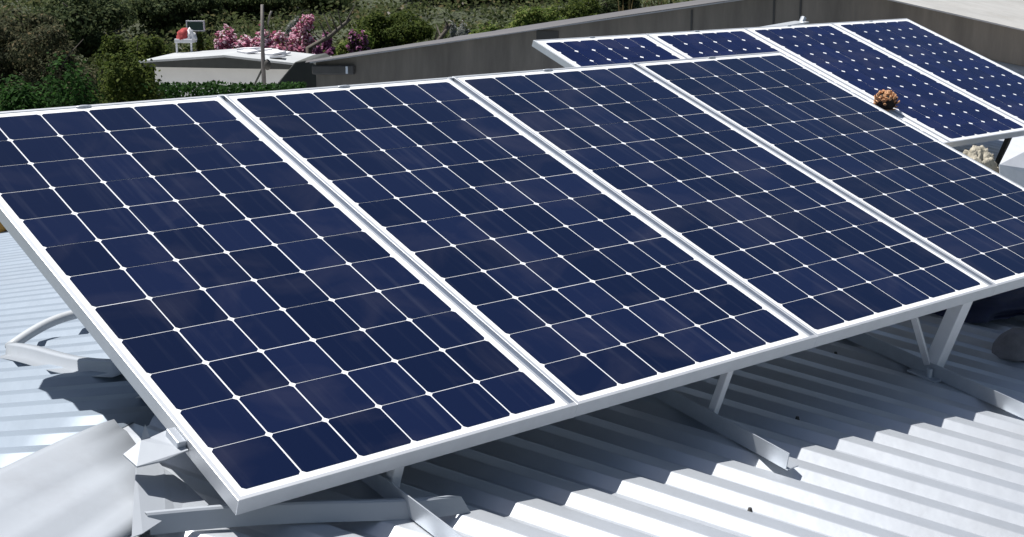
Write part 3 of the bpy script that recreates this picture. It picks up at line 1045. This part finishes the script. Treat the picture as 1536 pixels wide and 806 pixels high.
# bare leaning branches
def branch(label, x0, y0, x1, y1, dist, r):
    p = spot(x0, dist)
    root_z = p.z
    o = empty('bare_tree', p)
    tag(o, label, 'tree')
    a = Vector((0, 0, 0)); 
    b = Vector((0, 0, z_at(x0, y0, dist) - root_z))
    t = RIGHT * ((x1 - x0) / FPX * dist) + Vector((0, 0, z_at(x1, y1, dist) - root_z))
    bm = bmesh.new()
    tube(bm, [a, b, b.lerp(t, .5) + Vector((0, 0, -.08)), t], r, 8, r * .4)
    obj('trunk', bm, M['bark'], o, True)
    bm = bmesh.new()
    for k in range(6):
        s_ = b.lerp(t, .3 + .12 * k)
        tube(bm, [s_, s_ + Vector((random.uniform(-.3, .3), random.uniform(-.3, .3), random.uniform(.2, .5)))], r * .3, 5, r * .1)
    obj('twigs', bm, M['bark'], o)
branch('dark leaning bare tree right of the lilac flowers', 462, 72, 525, 28, 37.5, .10)
branch('dark bare tree leaning right over the grey wall top', 642, 74, 676, 36, 38, .11)
# dry grass tuft above the wall, right
P = []
for k in range(5200):
    x = random.uniform(925, 1100); d = random.uniform(30, 44)
    s_ = spot(x, d)
    P.append((s_.x, s_.y, s_.z + random.uniform(.0, 1.0) * 2.6))
P = np.array(P)
gm = leaf_mesh('dry_grass', P, np.array([[1.0, .3, 0]] * len(P)), .0001)
# rebuild as upright blades
n = len(P)
a = rng.normal(0, .12, (n, 3)); a[:, 2] = 1.0
b = np.cross(a, rng.normal(0, 1, (n, 3))); b /= np.linalg.norm(b, axis=1, keepdims=True)
L = rng.uniform(.25, .6, (n, 1)); 
V = np.stack([P - b * .02, P + b * .02, P + a * L + b * .008, P + a * L - b * .008], 1).reshape(-1, 3)
gm.vertices.foreach_set('co', V.astype(np.float32).ravel()); gm.update()
o = link('dry_grass', gm, None, M['leaf_dry'])
tag(o, 'tall dry brown grass above the grey wall at the top', 'grass', kind='stuff')

# undergrowth covering the hillside
K = 165000
P = np.zeros((K, 3))
xs = rng.uniform(-620, 1750, K)
ds = 42 + 68 * rng.uniform(0, 1, K) ** 1.5
for i in range(K):
    g_ = ground_dir(float(xs[i]))
    x, y = CAM.x + g_.x * ds[i], CAM.y + g_.y * ds[i]
    h = 0.55 + 1.0 * mnoise.noise(Vector((x * .35, y * .35, 0)))
    P[i] = (x, y, ground_z(x, y) + max(.04, h) * rng.uniform(.2, 1.0))
# nothing grows inside the house or the hall
o = link('undergrowth', leaf_mesh('undergrowth', P, np.tile([0, 0, 1.0], (K, 1)), .11, .6, .8), None, M['leaf_under'])
tag(o, 'low tangled undergrowth covering the hillside', 'undergrowth', kind='stuff')

# ------------------------------------------------------------------ pale house below the hill
HD = 34.0
hb = spot(350, HD)
hang = math.atan2(RIGHT.y, RIGHT.x) + R(-6)
house = empty('house', hb, (0, 0, hang))
tag(house, 'small pale plastered house with a shallow roof and painted dark eave shade behind the mast', 'house')
ppm = FPX / HD
X0, X1 = (205 - 350) / ppm, (476 - 350) / ppm
zt = lambda y: z_at(350, y, HD) - hb.z
XA = (335 - 350) / ppm
zl, za, zr_ = zt(93), zt(83), zt(98)
bm = bmesh.new()
prism(bm, [Vector((X0 + .25, .35, -.2)), Vector((X1 - .3, .35, -.2)), Vector((X1 - .3, .35, zr_ - .12)), Vector((XA, .35, za - .12)), Vector((X0 + .25, .35, zl - .12))], Vector((0, 1.9, 0)))
obj('wall', bm, M['plaster'], house)
bm = bmesh.new()
for xa, za_, xb, zb in ((X0, zl, XA, za), (XA, za, X1, zr_)):
    prism(bm, [Vector((xa, 0, za_)), Vector((xb, 0, zb)), Vector((xb, 0, zb - .05)), Vector((xa, 0, za_ - .05))], Vector((0, 2.5, 0)))
bmesh.ops.remove_doubles(bm, verts=bm.verts, dist=.001)
obj('roof', bm, M['house_roof'], house)
bm = bmesh.new()
prism(bm, [Vector((X0 + .1, .04, zt(102))), Vector((X1 - .5, .04, zt(104))), Vector((X1 - .1, .04, zr_ - .052)), Vector((XA, .04, za - .052)), Vector((X0 + .1, .04, zl - .052))], Vector((0, .12, 0)))
obj('shade_board', bm, M['shade_board'], house)  # dark board painting the shade under the roof overhang
# loose pale slabs on its roof
for k in range(7):
    bm = bmesh.new()
    bmesh.ops.create_cube(bm, size=1, matrix=Matrix.Diagonal((random.uniform(.25, .5), random.uniform(.3, .6), .05, 1)))
    o = obj('roof_slab', bm, M['white_cloth'], None, bevel=.01)
    xx, yy = XA + .1 + .17 * k, random.uniform(.4, 1.9)
    zz = za - (xx - XA) * (za - zr_) / (X1 - XA) + .04
    o.location = hb + Matrix.Rotation(hang, 3, 'Z') @ Vector((xx, yy, zz))
    o.rotation_euler = (R(random.uniform(-6, 6)), R(random.uniform(-4, 8)), hang + random.uniform(-.5, .5))
    tag(o, 'one of the loose whitish slabs lying on the roof of the pale house', 'slab', 'loose slabs on the house roof')

ym = bpy.data.meshes.new('bounce_slab')  # unseen pale slab added to bounce sun onto the house wall
yc = [hb + Matrix.Rotation(hang, 3, 'Z') @ Vector(p) + Vector((0, 0, .12)) for p in ((-5, -9, 0), (4.5, -9, 0), (4.5, .3, 0), (-5, .3, 0))]
ym.from_pydata([tuple(p) for p in yc], [], [(0, 1, 2, 3)])
tag(link('bounce_slab', ym, None, M['plaster']), kind='structure')

# dark awning in front of the right end of the house
ab = spot(440, 26)
aw = empty('awning', ab, (0, 0, math.atan2(RIGHT.y, RIGHT.x)))
tag(aw, 'dark grey sloping awning in front of the right end of the pale house', 'awning')
pa = FPX / 26
za2 = lambda y: z_at(440, y, 26) - ab.z
bm = bmesh.new()
prism(bm, [Vector(((408 - 440) / pa, 0, za2(132))), Vector(((441 - 440) / pa, 0, za2(93))), Vector(((462 - 440) / pa, 0, za2(90))), Vector(((474 - 440) / pa, 0, za2(99))), Vector(((474 - 440) / pa, 0, za2(150))), Vector(((408 - 440) / pa, 0, za2(150)))], Vector((.1, 1.6, 0)))
obj('cover', bm, M['dark_awning'], aw, bevel=.02)
bm = bmesh.new()
for x in (-.3, .3):
    tube(bm, [(x, .8, 0), (x, .8, za2(140))], .05, 8)
obj('posts', bm, M['bark'], aw)

# mast
mb = spot(392, 31)
mast = empty('mast', mb)
tag(mast, 'weathered wooden mast with a forked top in front of the pale house', 'mast')
mh = z_at(396, 7, 31) - mb.z
pm = FPX / 31
bm = bmesh.new()
rt = lambda px_: RIGHT * (px_ / pm)
tube(bm, [Vector((0, 0, 0)) , rt(1) + Vector((0, 0, mh * .6)), rt(1) + Vector((0, 0, mh * .8)), rt(3) + Vector((0, 0, mh))], .055, 10, .035)
obj('pole', bm, M['pole_wood'], mast, True)
bm = bmesh.new()
zz = lambda y: z_at(392, y, 31) - mb.z
tube(bm, [rt(12) + Vector((0, 0, zz(52))), rt(10) + Vector((0, 0, zz(35))), rt(13) + Vector((0, 0, zz(24))), rt(16) + Vector((0, 0, zz(17)))], .022, 7)
tube(bm, [rt(1) + Vector((0, 0, zz(60))), rt(12) + Vector((0, 0, zz(52)))], .02, 7)
obj('fork', bm, M['pole_wood'], mast, True)
bm = bmesh.new()
tube(bm, [rt(-15) + Vector((0, 0, zz(131))), rt(-3) + Vector((0, 0, zz(108))), rt(3) + Vector((0, 0, zz(94)))], .022, 7)
obj('stay', bm, M['shade_board'], mast, True)
bm = bmesh.new()
bmesh.ops.create_icosphere(bm, subdivisions=2, radius=.11, matrix=Matrix.Translation(rt(5) + Vector((0, -.06, zz(97)))) @ Matrix.Diagonal((.7, .7, 1.1, 1)))
obj('wire_coil', bm, M['seam'], mast, True)

# red and white cloth on a small white table, green board
tb = spot(278, 37)
table = empty('table', tb, (0, 0, hang))
tag(table, 'small white table standing behind the left end of the house roof', 'table')
tz = z_at(278, 61, 37) - tb.z
bm = bmesh.new()
box(bm, (0, 0, tz), (.46, .4, .10))
obj('tabletop', bm, M['white_cloth'], table, bevel=.01)
for x in (-.19, .19):
    bm = bmesh.new()
    tube(bm, [(x, -.15, 0), (x, -.15, tz - .05)], .025, 7)
    obj('leg', bm, M['white_cloth'], table)
o = lump('cloth', tb + Vector((-.05, 0, tz + .05)), (.17, .16, .26), M['red_cloth'], 2.6, 3, .45, 4)
tag(o, 'crumpled red cloth piled on the small white table', 'cloth')
o = lump('cloth', tb + Vector((.03, -.1, tz + .05)) + RIGHT * .06, (.12, .1, .22), M['white_cloth'], 6.2, 3, .7, 5)
tag(o, 'white cloth in front of the red one on the small table', 'cloth')
gb = spot(294, 39)
board = empty('board', gb, (0, 0, hang))
tag(board, 'dark green board with a white rim on a post behind the red cloth', 'board')
bz = z_at(294, 39, 39) - gb.z
bm = bmesh.new()
box(bm, (0, 0, bz), (.42, .05, .22)); obj('panel', bm, M['green_plastic'], board)
bm = bmesh.new()
for c, s_ in (((0, -.01, bz + .125), (.5, .07, .03)), ((0, -.01, bz - .125), (.5, .07, .03)), ((-.235, -.01, bz), (.03, .07, .22)), ((.235, -.01, bz), (.03, .07, .22))):
    box(bm, c, s_)
obj('rim', bm, M['white_cloth'], board)
bm = bmesh.new(); tube(bm, [(0, .05, 0), (0, .05, bz - .14)], .03, 7); obj('post', bm, M['bark'], board)

plant('shrub', 'pale silver shrub behind the bare tree that leans over the grey wall', 'shrub', 690, 43, 27, 22, M['leaf_silver'], .05, 3500, 14, 61, None, .05)

# ochre clay pot at the left edge of the roof
pp = hit(1, 342, Vector((0, 0, roof_z(4.7) + .1)), Vector((0, 0, 1)))
pr = Dv.dot(Vector((pp.x, pp.y, 0)))
bm = bmesh.new()
prof = [(.0, 0), (.07, 0), (.11, .08), (.10, .15), (.085, .17), (.10, .19), (.08, .19), (.07, .05), (0, .05)]
rings = [[bm.verts.new((r_ * math.cos(2 * math.pi * k / 18), r_ * math.sin(2 * math.pi * k / 18), z)) for k in range(18)] for r_, z in prof[1:-1]]
for a_, b_ in zip(rings, rings[1:]):
    for k in range(18):
        bm.faces.new((a_[k], a_[(k + 1) % 18], b_[(k + 1) % 18], b_[k]))
bm.faces.new(rings[0][::-1]); bm.faces.new(rings[-1])
o = obj('clay_pot', bm, M['ochre'], None, True)
o.location = (pp.x, pp.y, roof_at(pp.x, pp.y) + AMP)
tag(o, 'ochre clay pot at the left edge of the picture behind the nearest panel', 'pot')
